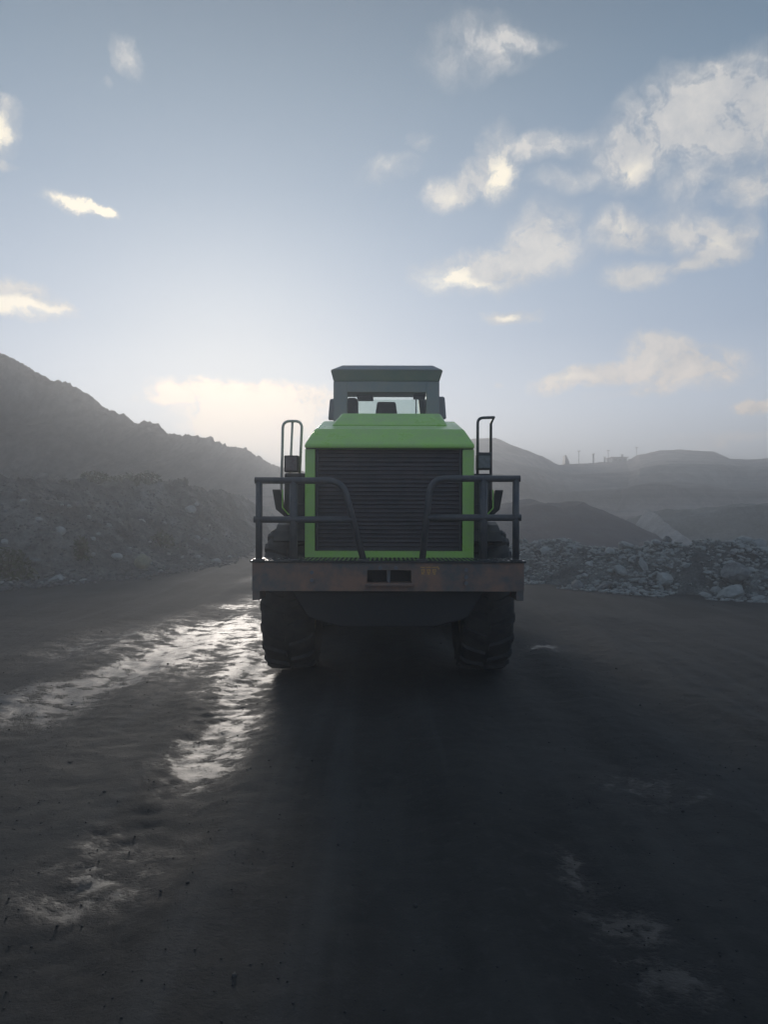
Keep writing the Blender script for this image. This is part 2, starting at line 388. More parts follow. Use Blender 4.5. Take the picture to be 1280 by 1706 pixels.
    h = mt('ADD', mt('MULTIPLY', bf.outputs['Fac'], .014), mt('MULTIPLY', bc.outputs['Fac'], .022))
    flat = mr(wn, .3, 1.1, .75, .3)
    u = t.nodes.new('ShaderNodeBump'); u.inputs['Strength'].default_value = 1; u.inputs['Distance'].default_value = 1.0
    lk(mt('MULTIPLY', h, flat), u.inputs['Height']); lk(u.outputs[0], b.inputs['Normal'])
    return m
def axis(breaks):
    o = []
    for a, b, st in breaks:
        n = max(1, int(round((b-a)/st))); o += list(np.linspace(a, b, n, endpoint=False))
    o.append(breaks[-1][1]); return np.array(o)
gx = axis([(-330,-100,20),(-100,-30,5),(-30,-12,1),(-12,-5,.2),(-5,5,.055),(5,12,.2),(12,30,1),(30,100,5),(100,330,20)])
gy = axis([(-120,-20,10),(-20,0,1),(0,2.2,.2),(2.2,8,.045),(8,16,.08),(16,40,.3),(40,120,3),(120,330,20)])
def ground_h(X, Y):
    fade = np.clip((60-np.abs(Y))/40, 0, 1)*np.clip((30-np.abs(X))/15, 0, 1)
    z = .05*fbm(X, Y, 0, .5, 3)+.014*fbm(X*1.0, Y*.5, 3, 2.2, 4, .6)+.014*fbm(X, Y, 5, 7, 3, .6)
    wob = .18*fbm(Y*0, Y, 2, .22, 2)
    for xc, wd, dp in ((-1.42,.34,.045),(-3.1,.5,.04),(1.15,.32,.04),(1.75,.3,.03),(-2.2,.3,.025),(.1,.28,.02),(2.9,.4,.04),(-4.4,.4,.03)):
        d = (X-xc-wob)/wd
        z = z-dp*np.exp(-d*d*1.2)+dp*.45*np.exp(-((np.abs(d)-1.5)**2)*3)
    cle = np.sin((Y+np.abs(X+1.42)*.9)*2*np.pi/.24)*np.exp(-((X+1.42-wob)/.33)**4)
    z = z+.008*cle*(vn(X*.8, Y*.5, 3)+.5)
    z = z+.05*np.maximum(0, ridged(X, Y, 4, 1.1, 3)-.75)
    return z*fade
GX, GY = np.meshgrid(gx, gy)
g = gridmesh('ground', GX, GY, ground_h(GX, GY), ground_mat()); tag(g, kind='structure')
def gz(x, y): return float(ground_h(np.array([float(x)]), np.array([float(y)]))[0])

# ------------------------------------------------------------------ left bank and hill
def earth_mat(name, cols, sc=.12, bump=.35, bs=1.2, strata=0.0, zlev=None):
    m = bpy.data.materials.new(name); m.use_nodes = True; t = m.node_tree; b = t.nodes['Principled BSDF']; lk = t.links.new
    g_ = t.nodes.new('ShaderNodeNewGeometry'); b.inputs['Roughness'].default_value = .92; b.inputs['Specular IOR Level'].default_value = .2
    def nz(s, d=7, r=.62, vec=None):
        n = t.nodes.new('ShaderNodeTexNoise'); n.inputs['Scale'].default_value = s; n.inputs['Detail'].default_value = d; n.inputs['Roughness'].default_value = r
        lk(vec or g_.outputs['Position'], n.inputs['Vector']); return n.outputs['Fac']
    a = nz(sc); ramp = t.nodes.new('ShaderNodeValToRGB'); lk(a, ramp.inputs[0])
    e = ramp.color_ramp.elements; e[0].position = .34; e[0].color = (*cols[0],1); e[1].position = .66; e[1].color = (*cols[-1],1)
    for i, cc in enumerate(cols[1:-1]): x = e.new(.34+.32*(i+1)/(len(cols)-1)); x.color = (*cc,1)
    c = ramp.outputs[0]
    f2 = nz(sc*14, 8, .7); mx = t.nodes.new('ShaderNodeMix'); mx.data_type = 'RGBA'; mx.blend_type = 'MULTIPLY'; mx.inputs[0].default_value = .8
    r2 = t.nodes.new('ShaderNodeMapRange'); lk(f2, r2.inputs[0]); r2.inputs[1].default_value = .3; r2.inputs[2].default_value = .7; r2.inputs[3].default_value = .45; r2.inputs[4].default_value = 1.4
    lk(c, mx.inputs[6]); lk(r2.outputs[0], mx.inputs[7]); c = mx.outputs[2]
    if strata:
        mp = t.nodes.new('ShaderNodeMapping'); lk(g_.outputs['Position'], mp.inputs[0]); mp.inputs['Scale'].default_value = (.006,.006,.35)
        st = nz(1.0, 5, .6, mp.outputs[0]); r3 = t.nodes.new('ShaderNodeMapRange'); lk(st, r3.inputs[0]); r3.inputs[1].default_value = .35; r3.inputs[2].default_value = .65
        r3.inputs[3].default_value = 1-strata; r3.inputs[4].default_value = 1+strata
        m2 = t.nodes.new('ShaderNodeMix'); m2.data_type = 'RGBA'; m2.blend_type = 'MULTIPLY'; m2.inputs[0].default_value = 1; lk(c, m2.inputs[6]); lk(r3.outputs[0], m2.inputs[7]); c = m2.outputs[2]
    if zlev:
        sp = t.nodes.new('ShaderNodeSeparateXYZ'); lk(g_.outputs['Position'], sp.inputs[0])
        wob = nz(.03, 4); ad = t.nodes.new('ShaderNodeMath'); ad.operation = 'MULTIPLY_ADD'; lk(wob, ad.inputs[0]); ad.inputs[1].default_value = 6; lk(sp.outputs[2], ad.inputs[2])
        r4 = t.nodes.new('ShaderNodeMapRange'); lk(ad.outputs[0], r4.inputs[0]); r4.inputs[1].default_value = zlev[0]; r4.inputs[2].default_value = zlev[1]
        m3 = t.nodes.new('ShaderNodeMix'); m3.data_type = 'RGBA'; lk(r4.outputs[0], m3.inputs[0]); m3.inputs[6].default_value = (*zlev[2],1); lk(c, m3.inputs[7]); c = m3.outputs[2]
    lk(c, b.inputs['Base Color'])
    n = nz(bs, 8, .68); u = t.nodes.new('ShaderNodeBump'); u.inputs['Distance'].default_value = bump; u.inputs['Strength'].default_value = 1
    lk(n, u.inputs['Height']); lk(u.outputs[0], b.inputs['Normal'])
    return m
def interp(keys, t):
    ks = np.array([k[0] for k in keys]); return [np.interp(t, ks, [k[i] for k in keys]) for i in range(1, len(keys[0]))]
def smooth_prof(a, b, u): return a+(b-a)*u
def loft(name, keys_rows, ts, us, disp, mat):
    """keys_rows: list of polylines (t, x, y, z); us: profile stations 0..len-1"""
    rows = [interp(k, ts) for k in keys_rows]
    Xs = np.zeros((len(ts), len(us))); Ys = Xs.copy(); Zs = Xs.copy()
    for j, u in enumerate(us):
        i = min(int(u), len(rows)-2); f = u-i
        Xs[:,j] = rows[i][0]*(1-f)+rows[i+1][0]*f; Ys[:,j] = rows[i][1]*(1-f)+rows[i+1][1]*f; Zs[:,j] = rows[i][2]*(1-f)+rows[i+1][2]*f
    U = np.tile(np.array(us), (len(ts),1)); T = np.tile(np.array(ts)[:,None], (1,len(us)))
    dx, dy, dz = disp(Xs, Ys, Zs, U, T)
    return gridmesh(name, Xs+dx, Ys+dy, Zs+dz, mat)
# near bank: toe -> brow -> bench back
toe = [(0,-16,-30,-.3),(1,-12.5,2,-.3),(2,-10.8,18,-.3),(3,-7.8,22,-.3),(4,-6.4,29,-.3),(5,-7,45,-.3),(6,-9,80,-.3),(7,-12,150,-.3)]
brow = [(0,-21,-30,3.6),(1,-17,3,3.6),(2,-14.5,21,3.1),(3,-11.2,26.5,3.1),(4,-9.4,34,3.0),(5,-10,50,2.6),(6,-12,84,2.4),(7,-15,153,2)]
benchb = [(0,-60,-20,5),(1,-50,10,5),(2,-36,40,3.8),(3,-30,52,3.2),(4,-24,66,2.2),(5,-22,86,1.5),(6,-24,120,1),(7,-26,190,0)]
def dbank(X, Y, Z, U, T):
    k = np.clip(U*3, 0, 1)*np.clip((2-U)*4, 0, 1)
    n = fbm(X, Y, Z, .35, 5, .55); n2_ = ridged(X, Y, Z, 1.1, 4, .55)
    cl = np.exp(-((U-1)*2.2)**2)
    rib = ridged(T*3.1, T*0+2, U*.6, 1.0, 4, .6)
    n = n+.35*(rib-.5)
    return (1.1*n*k-.35*n2_*k*.6, -.9*fbm(X+40, Y, Z, .4, 4)*k, k*(.9*fbm(X, Y+9, Z, .3, 5, .55)+.45*(n2_-.5))+cl*.5*fbm(X,Y,1,.7,4))
m_bank = earth_mat('rubbly_bank_soil', [(.09,.09,.092),(.18,.175,.17),(.33,.32,.31)], .6, .45, 2.6)
us = np.concatenate([np.linspace(0,1.1,110), np.linspace(1.12,2,40)])
b_ = loft('rubble_bank', [toe, brow, benchb], np.linspace(0,7,620), us, dbank, m_bank); tag(b_, kind='structure')
# main hill on the left, behind the bench
def K(px, py, D): p = at(px, py, D); return (p.x, p.y, p.z)
sk = [(-500,470,55),(-250,520,62),(0,590,70),(35,610,73),(85,632,76),(125,650,80),(180,690,84),(225,708,87),(235,704,88),(262,706,90),(285,722,93),(300,722,95),(330,729,100),(380,742,115),(430,760,132),(465,774,145),(520,790,160),(600,805,190),(700,815,230)]
sk = [(a_, b_, c_*.8) for a_, b_, c_ in sk]
crest = [(i,)+K(*s) for i, s in enumerate(sk)]; crest[0:0] = [(-1,-90,-20,30)]
foot = [(i,)+((-16-22*max(0,1-i/8.0)) if i < 8 else -16+ (i-8)*1.4, 34+0*i if i<3 else 34+(i-2)*9, 1.0) for i in range(-1, len(sk))]
foot = [(i, p[1]*1.0-18, p[2]-4 if i>0 else p[2]-30, -1) for i, p in zip(range(-1,len(sk)), foot)]
mid1 = [(i, f[1]*.5+c[1]*.5, f[2]*.5+c[2]*.5, c[3]*.56+.6) for i, f, c in zip(range(-1,len(sk)), foot, crest)]
mid2 = [(i, f[1]*.28+c[1]*.72, f[2]*.28+c[2]*.72, c[3]*.72+.3) for i, f, c in zip(range(-1,len(sk)), foot, crest)]
back = [(i, c[1]-25, c[2]+45, -2) for i, c in zip(range(-1,len(sk)), crest)]
def dhill(X, Y, Z, U, T):
    k = np.clip(U*1.5, 0, 1)*np.clip((4-U)*2, 0, 1)
    top = np.exp(-((U-3)*3)**2)
    gl = ridged(X*.9, Y*.4, Z*.25, .13, 4, .5)
    return (1.5*fbm(X,Y,Z,.1,4)*k*(1-top), 2.0*fbm(X+9,Y,Z,.1,4)*k*(1-top), k*(1.6*fbm(X,Y,Z,.09,4)+1.0*(gl-.6))*(1-.75*top)+top*(.75*fbm(X,Y,0,.38,5,.62)+.22*fbm(X,Y,4,2.2,3,.6)))
m_hill = earth_mat('bare_hill_earth', [(.14,.137,.135),(.24,.225,.215),(.37,.345,.33)], .09, .6, .8)
h1 = loft('hill', [foot, mid1, mid2, crest, back], np.linspace(-1, len(sk)-1, 560), np.linspace(0,4,170), dhill, m_hill); tag(h1, kind='structure')

# ------------------------------------------------------------------ far benches and hills on the right
sr = [(300,800,330),(560,790,310),(680,765,300),(740,742,290),(790,731,280),(826,731,280),(850,742,284),(880,752,290),(905,762,300),(930,776,320),(955,775,340),(1000,772,350),(1045,769,345),(1065,759,330),(1100,751,325),(1130,750,325),(1190,753,330),(1218,764,335),(1250,765,335),(1280,763,330),(1400,750,320),(1700,735,300),(2300,720,280)]
FS = .45
cr = [(i,)+K(s[0], s[1], s[2]*FS) for i, s in enumerate(sr)]
n_ = range(len(sr))
def lev(fr, zf, zc): return [(i, c[1]*fr, c[2]*fr, zf*c[3]+zc) for i, c in zip(n_, cr)]
ft = [(i, c[1]*.42, c[2]*.42, -1) for i, c in zip(n_, cr)]
rowsR = [ft, lev(.46,.16,0), lev(.56,.20,0), lev(.60,.40,0), lev(.72,.46,0), lev(.76,.64,0), lev(.88,.74,0), cr, [(i,c[1]*1.1,c[2]*1.1,c[3]*.9) for i,c in zip(n_,cr)], [(i,c[1]*1.35,c[2]*1.35,-2) for i,c in zip(n_,cr)]]
def dfar(X, Y, Z, U, T):
    k = np.clip(U*1.5, 0, 1); top = np.exp(-((U-7)*1.6)**2)
    return (3*fbm(X,Y,0,.04,3)*k*(1-top), 4*fbm(X+70,Y,0,.04,4)*k*(1-top), k*(1.1*fbm(X,Y,0,.04,4)*(1-top)+.6*(ridged(X,Y,Z,.11,3)-.6)*(1-top)+.30*top*fbm(X,Y,0,.2,4,.6)))
m_far = earth_mat('stripped_bench_earth', [(.24,.205,.18),(.38,.31,.28),(.44,.40,.36)], .03, 1.2, .3, strata=.55, zlev=(2.4,3.6,(.030,.033,.045)))  # low coal band is tinted blue for shade and haze
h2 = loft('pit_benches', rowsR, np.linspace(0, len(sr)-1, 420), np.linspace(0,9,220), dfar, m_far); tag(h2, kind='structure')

def mound(name, label, cx, cy, lx, ly, hh, rot, mat, seed, flat=.5):
    n = 90; u = np.linspace(-1, 1, n); A_, B_2 = np.meshgrid(u, u)
    rad = np.sqrt(A_**2+B_2**2); pr = 1-np.clip((rad-flat)/(1-flat), 0, 1); pr = pr**1.15
    ca, sa = math.cos(rot), math.sin(rot)
    X = cx+A_*lx*ca-B_2*ly*sa; Y = cy+A_*lx*sa+B_2*ly*ca
    Z = hh*pr*(1+.35*fbm(X, Y, seed, .18, 4))+.22*fbm(X, Y, seed+3, .7, 4, .55)*np.clip(pr*4,0,1)-.12
    o = gridmesh(name, X, Y, Z, mat); tag(o, label, 'heap'); return o
mound('coal_heap', 'long low blue-black coal heap beyond the right rubble, beside the loader', 10.0, 49, 9.3, 9, 2.55, 0, earth_mat('coal_fines', [(.026,.032,.052),(.040,.048,.074),(.07,.078,.10)], .5, .2, 2), 5, .35)  # dark coal, with a painted blue tint for shade and haze
mound('spoil_heap', 'broad grey-green spoil heap beyond the rubble at the right picture edge', 27.5, 56, 13, 8, 2.6, .1, earth_mat('grey_spoil', [(.10,.11,.108),(.15,.16,.155),(.21,.22,.215)], .3, .2, 2.5), 11, .5)
n = 80; A_, B_2 = np.meshgrid(np.linspace(-1,1,n), np.linspace(0,1,n))
cxl = 17.6+.9*B_2+.35*fbm(A_*0, B_2*9, 1, .5, 3); X = cxl+A_*(1.3+.5*B_2); Y = 42.5+B_2*11
pr = np.clip(1-np.abs(A_), 0, 1)
Z = (.25+2.15*B_2**.8)*pr*(1+.3*fbm(X, Y, 3, .5, 3))*np.clip((1-B_2)*8, 0, 1)+.12*fbm(X, Y, 5, 1.6, 4)*pr-.1
g3 = gridmesh('gravel_ramp', X, Y, Z, earth_mat('pale_gravel', [(.22,.225,.23),(.32,.325,.33),(.42,.42,.42)], .9, .12, 4)); tag(g3, 'narrow pale gravel ridge running down between the coal heap and the grey spoil', 'heap')

# ------------------------------------------------------------------ rocks
def rock_mesh(name, seed, mat, sub=2, flat=1.0, sharp=.5):
    rnd = random.Random(seed); bm = bmesh.new(); bmesh.ops.create_icosphere(bm, subdivisions=sub, radius=1)
    planes = []
    for _ in range(9):
        d = Vector((rnd.uniform(-1,1), rnd.uniform(-1,1), rnd.uniform(-1,1))).normalized(); planes.append((d, rnd.uniform(.5,.9)))
    for v in bm.verts:
        p = v.co.copy()
        for d, h in planes:
            q = p.dot(d)
            if q > h: p -= d*(q-h)*(.55+.45*sharp)
        p *= 1+rnd.uniform(-.04,.04); p.z *= flat; v.co = p
    me = bpy.data.meshes.new(name); bm.to_mesh(me); bm.free(); me.materials.append(mat); return me
protoR = [rock_mesh('rock', i, M[['rock','rock','rock_dark','rock_dark','rock','rock_pale'][i%6]], 2, random.uniform(.6,.95)) for i in range(18)]
def put_rock(name, me, x, y, z, s, label, group=None, sq=None):
    o = bpy.data.objects.new(name, me); C.objects.link(o); o.location = (x, y, z)
    o.rotation_euler = (random.uniform(-.5,.5), random.uniform(-.5,.5), random.uniform(0,6.28))
    sq = sq or (random.uniform(.8,1.3), random.uniform(.8,1.2), random.uniform(.7,1.05)); o.scale = (s*sq[0], s*sq[1], s*sq[2])
    tag(o, label, 'rock', group); ORG[o.name] = Vector((x,y,z)); return o
# windrow on the right: centre line, height, half width
wr = [(0,2.6,30,.95,1.6),(1,4.4,24,1.0,1.9),(2,5.9,21.0,1.0,2.1),(3,8.2,19.2,1.1,2.5),(4,10.8,18.2,1.2,2.6),(5,15,17,1.4,2.8),(6,24,14,1.5,3)]
wr[0:0] = [(-1,1.6,45,.9,1.5)]
def windrow(ts, U):
    x, y, h, w = interp(wr, ts); return x, y, h, w
ts = np.linspace(-1,6,700); U = np.linspace(-1,1,90)
x, y, h, w = windrow(ts, U)
tx = np.gradient(x, ts); ty = np.gradient(y, ts); ln = np.hypot(tx, ty); nx, ny = -ty/ln, tx/ln
XX = x[:,None]+nx[:,None]*U[None]*w[:,None]; YY = y[:,None]+ny[:,None]*U[None]*w[:,None]
prof = (np.cos(np.clip(np.abs(U)*1.05,0,1)*np.pi)*.5+.5)[None]
ZZ = h[:,None]*prof*(1+.55*fbm(XX,YY,0,.45,3))+ (.30*fbm(XX,YY,2,1.6,4,.6)+.16*(ridged(XX,YY,1,2.6,3)-.6))*np.clip(prof*4,0,1)-.06
wobx = .5*fbm(XX,YY,7,.35,3)
m_rub = earth_mat('windrow_rubble', [(.10,.105,.104),(.18,.185,.18),(.29,.295,.285)], 1.4, .14, 7)
wd = gridmesh('rubble_windrow', XX+wobx*0, YY+wobx*1.0, ZZ, m_rub); tag(wd, 'long low heap of broken grey rock along the right road edge', 'rubble heap')
def wz(t, u):
    x, y, h, w = [float(q[0]) for q in windrow(np.array([t]), None)]
    e = .01; x2, y2, _, _ = [float(q[0]) for q in windrow(np.array([t+e]), None)]
    l = math.hypot(x2-x, y2-y); nx_, ny_ = -(y2-y)/l, (x2-x)/l
    X = x+nx_*u*w; Y = y+ny_*u*w; p = math.cos(min(abs(u)*1.05,1)*math.pi)*.5+.5
    A = lambda q: float(q[0]); a, b = np.array([X]), np.array([Y])
    Z = h*p*(1+.55*A(fbm(a,b,0,.45,3)))+(.30*A(fbm(a,b,2,1.6,4,.6))+.16*(A(ridged(a,b,1,2.6,3))-.6))*min(p*4,1)-.06
    return X, Y+.5*A(fbm(a,b,7,.35,3)), Z
cnt = 0; rr_ = random.Random(11)
placed = []
def fits(x, y, s):
    for (a, b, c) in placed:
        if (a-x)**2+(b-y)**2 < ((c+s)*.72)**2: return False
    placed.append((x, y, s)); return True
# a few that stand out
special = [(945,997,'rock_pale',.30,'pale rounded boulder low on the right rubble heap, beside the road'),
 (1108,1008,'rock',.34,'large blunt grey boulder at the right heap foot, nearest the road'),]
X_, Y_ = gnd(1170,985); put_rock('boulder', rock_mesh('boulder', 101, M['rock_pale'], 3, .85, .2), X_, Y_+.25, .17, .29, 'pale rounded boulder at the foot of the right rubble heap', None, (1,.9,.9)); fits(X_, Y_+.25, .4)
X_, Y_ = gnd(1224,1000); put_rock('boulder', rock_mesh('boulder', 102, M['rock'], 3, .7, .3), X_, Y_+.2, .10, .34, 'wide low grey boulder nearest the road at the right heap foot', None, (1.15,.9,.75)); fits(X_, Y_+.2, .45)
X_, Y_ = gnd(1050,977); put_rock('boulder', rock_mesh('boulder', 103, M['rock'], 3, .6, .4), X_, Y_+.1, .06, .16, 'small flat grey stone on the road before the right heap', None, (1.4,.9,.7)); fits(X_, Y_, .25)
X_, Y_ = gnd(1103,982); put_rock('boulder', rock_mesh('boulder', 104, M['rock_pale'], 2, 1, .6), X_, Y_, .07, .075, 'tiny bright white stone upright on the road, right of the loader', None, (.8,.8,1.4))
X_, Y_ = gnd(971,977); put_rock('boulder', rock_mesh('boulder', 105, M['rock_pale'], 2, 1, .6), X_, Y_, .04, .05, 'tiny pale stone alone on the road near the loader', None, (1,.8,1))
p = at(1076,945,19.0); put_rock('boulder', rock_mesh('boulder', 106, M['rock_pale'], 3, .9, .9), p.x, p.y, p.z-.05, .27, 'pale slanting slab standing in the middle of the right heap', None, (.7,.5,1.5)); fits(p.x, p.y, .3)
p = at(1228,945,17.4); put_rock('boulder', rock_mesh('boulder', 107, M['rock_dark'], 3, .85, .8), p.x, p.y, p.z-.15, .36, 'largest grey boulder half buried in the right heap', None, (1.1,.8,.9)); fits(p.x, p.y, .5)
while cnt < 235:
    t_ = rr_.uniform(.3,5.2); u_ = rr_.uniform(-1.02,.5)
    X, Y, Z = wz(t_, u_)
    s = min(.24, .088*(rr_.random()**-.42))*(.75 if t_ < 2 else 1)
    if not fits(X, Y, s): continue
    pk = rr_.randrange(18); hue = ['grey','grey','dark','dark','grey','pale'][pk%6]
    put_rock('rock', protoR[pk], X, Y, max(Z, 0)+s*.25, s, f"{'large' if s > .17 else 'medium' if s > .11 else 'small'} {hue} rock {'at the road foot' if u_ < -.6 else 'on the road side' if u_ < -.1 else 'along the top'} of the right rubble heap, {'loader end' if t_ < 2 else 'middle stretch' if t_ < 3.4 else 'right picture end'}", 'rocks of the right rubble heap'); cnt += 1
# left: tan boulder and rocks along the bank foot
p = at(238,938,23.5); put_rock('boulder', rock_mesh('boulder', 120, M['rock_tan'], 3, .9, .2), p.x, p.y, p.z, .30, 'tan rounded boulder at the foot of the left bank', None, (1,1,.9)); placed.append((p.x,p.y,.5))
cnt = 0
dg = bpy.context.evaluated_depsgraph_get(); dg.update()
def drop(x, y):
    h = -99
    for ob in (b_, h1, g):
        ok, loc, nr, i = ob.ray_cast(Vector((x, y, 60)), Vector((0,0,-1)))
        if ok and loc.z > h: h = loc.z
    return h
bt = lambda t, u: [float(interp(a, np.array([t]))[i][0])*(1-u)+float(interp(b, np.array([t]))[i][0])*u for a, b in ((toe, brow),) for i in (0,1)]
while cnt < 78:
    t_ = rr_.uniform(1.8,4.2); u_ = rr_.uniform(-.12,.75)**1
    X, Y = bt(t_, u_); s = min(.26, .08*(rr_.random()**-.4))
    if not fits(X, Y, s): continue
    pk = rr_.randrange(18); hue = ['grey','grey','dark','dark','grey','pale'][pk%6]
    put_rock('rock', protoR[pk], X, Y, drop(X, Y)+s*.2, s, f"{'large' if s > .16 else 'small'} {hue} rock {'at the foot' if u_ < .15 else 'on the lower slope' if u_ < .45 else 'on the upper slope'} of the left bank, {'near the picture edge' if t_ < 2.6 else 'half way along' if t_ < 3.4 else 'towards the loader'}", 'rocks of the left bank'); cnt += 1
# uncountable small stones
def scatter(name, pts, mat, label):
    nv = 0; V = []; Fc = []
    base = []
    for k in range(8):
        bm = bmesh.new(); bmesh.ops.create_icosphere(bm, subdivisions=1, radius=1); rk = random.Random(k)
        vs = np.array([tuple(v.co*(rk.uniform(.6,1.15))) for v in bm.verts]); fs = np.array([[v.index for v in f.verts] for f in bm.faces]); bm.free(); base.append((vs, fs))
    for i, (x, y, z, s) in enumerate(pts):
        vs, fs = base[i%8]; a = rr_.uniform(0,6.28); ca, sa = math.cos(a), math.sin(a)
        q = vs*np.array([s*rr_.uniform(.8,1.4), s, s*rr_.uniform(.5,.9)])
        q = np.stack([q[:,0]*ca-q[:,1]*sa+x, q[:,0]*sa+q[:,1]*ca+y, q[:,2]+z], -1); V.append(q); Fc.append(fs+nv); nv += len(vs)
    V = np.concatenate(V); Fc = np.concatenate(Fc)
    me = bpy.data.meshes.new(name); me.vertices.add(len(V)); me.vertices.foreach_set('co', V.reshape(-1).astype(np.float32))
    me.loops.add(Fc.size); me.loops.foreach_set('vertex_index', Fc.reshape(-1).astype(np.int32)); me.polygons.add(len(Fc)); me.polygons.foreach_set('loop_start', (np.arange(len(Fc))*3).astype(np.int32))
    me.update(calc_edges=True); me.materials.append(mat)
    o = bpy.data.objects.new(name, me); C.objects.link(o); tag(o, label, 'gravel', kind='stuff'); return o
pts = []
for _ in range(9000):
    t_ = rr_.uniform(-.8,5.4); u_ = max(-1.15, min(.8, rr_.gauss(-.25,.5))); X, Y, Z = wz(t_, u_); s = rr_.uniform(.018,.075)
    pts.append((X, Y, max(Z,0)+s*.3, s))
scatter('small_rubble', pts, M['rock'], 'small broken stones filling the right rubble heap')
pts = []
for _ in range(4500):
    t_ = rr_.uniform(1.6,4.8); u_ = rr_.uniform(-.2,1.02); X, Y = bt(t_, u_); X += rr_.uniform(-.4,.4); s = rr_.uniform(.02,.09)
    pts.append((X, Y, drop(X, Y)+s*.2, s))
scatter('small_rubble', pts, M['bank_rock'], 'small stones strewn over the left rubble bank')
pts = []
for _ in range(2600):
    Y = 2.4+rr_.random()**1.3*14; X = rr_.uniform(-.62,.62)*Y; s = rr_.uniform(.003,.008)*(1+1.2*(rr_.random()<.03)); pts.append((X, Y, s*.3, s))
xs = np.array([q[0] for q in pts]); ys = np.array([q[1] for q in pts]); zs = ground_h(xs, ys)
pts = [(q[0], q[1], float(z_)+q[3]*.2, q[3]) for q, z_ in zip(pts, zs)]
scatter('road_gravel', pts, material('coal_grit', (.03,.03,.032), .8), 'loose dark coal grit scattered over the road')

# shrubs ------------------------------------------------------------------
def shrub(px, py, D, r, hgt, label, dens=260):
    p = at(px, py, D); z = drop(p.x, p.y); rt = empty('shrub', (p.x, p.y, z)); tag(rt, label, 'shrub', 'shrubs on the left bank')
    f = MB()
    for _ in range(dens):
        a = rr_.uniform(0,6.28); q = rr_.random()**.5; zz = rr_.random()
        c_ = Vector((p.x+math.cos(a)*q*r*(1.1-.5*zz), p.y+math.sin(a)*q*r*.7, z+zz*hgt*(1-.35*q)))
        d1 = Vector((rr_.uniform(-1,1), rr_.uniform(-1,1), rr_.uniform(-.3,1))).normalized()*rr_.uniform(.06,.14); d2 = d1.orthogonal().normalized()*.035
        f.add([c_-d1, c_+d2, c_+d1, c_-d2], [(0,1,2,3)])
    f.build('foliage', M['leaf'], rt)
    s_ = MB()
    for _ in range(7):
        a = rr_.uniform(0,6.28); s_.tube([(p.x,p.y,z-.1),(p.x+math.cos(a)*r*.5,p.y+math.sin(a)*r*.4,z+hgt*.75)], .012, 5)
    s_.build('stem', M['stem'], rt)
shrub(215,815,34,1.5,.9,'widest low green shrub on the brow of the left bank',520)
shrub(160,818,31,.9,.6,'small shrub left of the widest one on the bank brow')
shrub(245,822,33,.8,.8,'rightmost bushy shrub on the brow of the left bank')
shrub(105,822,29,1.0,.5,'low shrub left along the brow of the left bank')
shrub(12,880,20.5,.8,1.0,'dark green shrub low on the bank at the left picture edge',300)
shrub(136,920,22.6,.28,.8,'small upright yellowish shrub half way down the left bank',120)
shrub(270,870,28,.6,.7,'thin shrub on the bank slope right of the tan boulder',160)

# ------------------------------------------------------------------ far masts and shed on the skyline
def mast(px, py0, py1, D, label, r=.25, lean=0, kind='pole'):
    a = at(px, py0, D); rt = empty('mast', (a.x, a.y, a.z)); tag(rt, label, 'mast')
    hgt = (py0-py1)/F*D
    MB().tube([(a.x,a.y,a.z-2),(a.x+lean,a.y,a.z+hgt)], r, 6).build('pole', M['mast'], rt)
    MB().box(a.x+lean-.25,a.x+lean+.25,a.y-.2,a.y+.2,a.z+hgt*.93,a.z+hgt).build('mast_head', M['mast'], rt)
    return rt
D_ = 338*FS
a = at(942,775,D_); rt = empty('drill_rig', a); tag(rt, 'dark drill-like rig with sloping tower on the skyline, leftmost machine', 'drill rig')
MB().prism([(a.x-.35,a.z-1.4),(a.x+.75,a.z-1.4),(a.x+.6,a.z+.5),(a.x-.05,a.z+1.9),(a.x-.25,a.z+1.7)], a.y-1, a.y+1).build('tower', M['mast'], rt)
MB().box(a.x-.5,a.x+1.2,a.y-1.2,a.y+1.2,a.z-1.2,a.z+.05).build('body', M['mast'], rt)
mast(965,773,752,342*FS,'tall thin mast on the skyline beside the sloping rig',.15*FS)
mast(989,773,757,344*FS,'thick dark mast midway between the rig and the shed',.35*FS)
mast(1008,772,762,345*FS,'short stout post just left of the skyline shed',.4*FS)
mast(1014,771,751,344*FS,'tall thin mast at the left end of the skyline shed',.15*FS)
mast(1037,771,758,344*FS,'dark post at the right end of the skyline shed',.35*FS)
mast(1061,760,746,331*FS,'thin mast standing on the mound right of the shed',.12*FS)
a = at(1016,772,347*FS); b2 = at(1040,772,347*FS); rt = empty('shed', (a.x, a.y, a.z)); tag(rt, 'long pale flat-roofed shed far off on the skyline', 'shed')
MB().box(a.x,b2.x,a.y-2,a.y+2,a.z-1.2,a.z+.95).build('wall', M['shed'], rt)
MB().box(a.x-.3,b2.x+.3,a.y-2.3,a.y+2.3,a.z+.952,a.z+1.1).build('roof', M['mast'], rt)
for k in range(4):
    MB().box(a.x+.4+k*.95,a.x+.95+k*.95,a.y-2.06,a.y-2.002,a.z+.25,a.z+.65).build('window', M['dark'], rt)

# ------------------------------------------------------------------ the wheel loader
VX = .045; YB = 7.9; YH = 8.45; YA = 9.35; YF = 12.75; RT = .87
rt = empty('wheel_loader', (VX, YA, 0))
tag(rt, 'large bright green wheel loader seen from behind, dark grille and rusty rear counterweight', 'wheel loader')
def pb(px, D): return (px-HX)/F*D
def zz(py, D): return EYE-(py-HY)/F*D
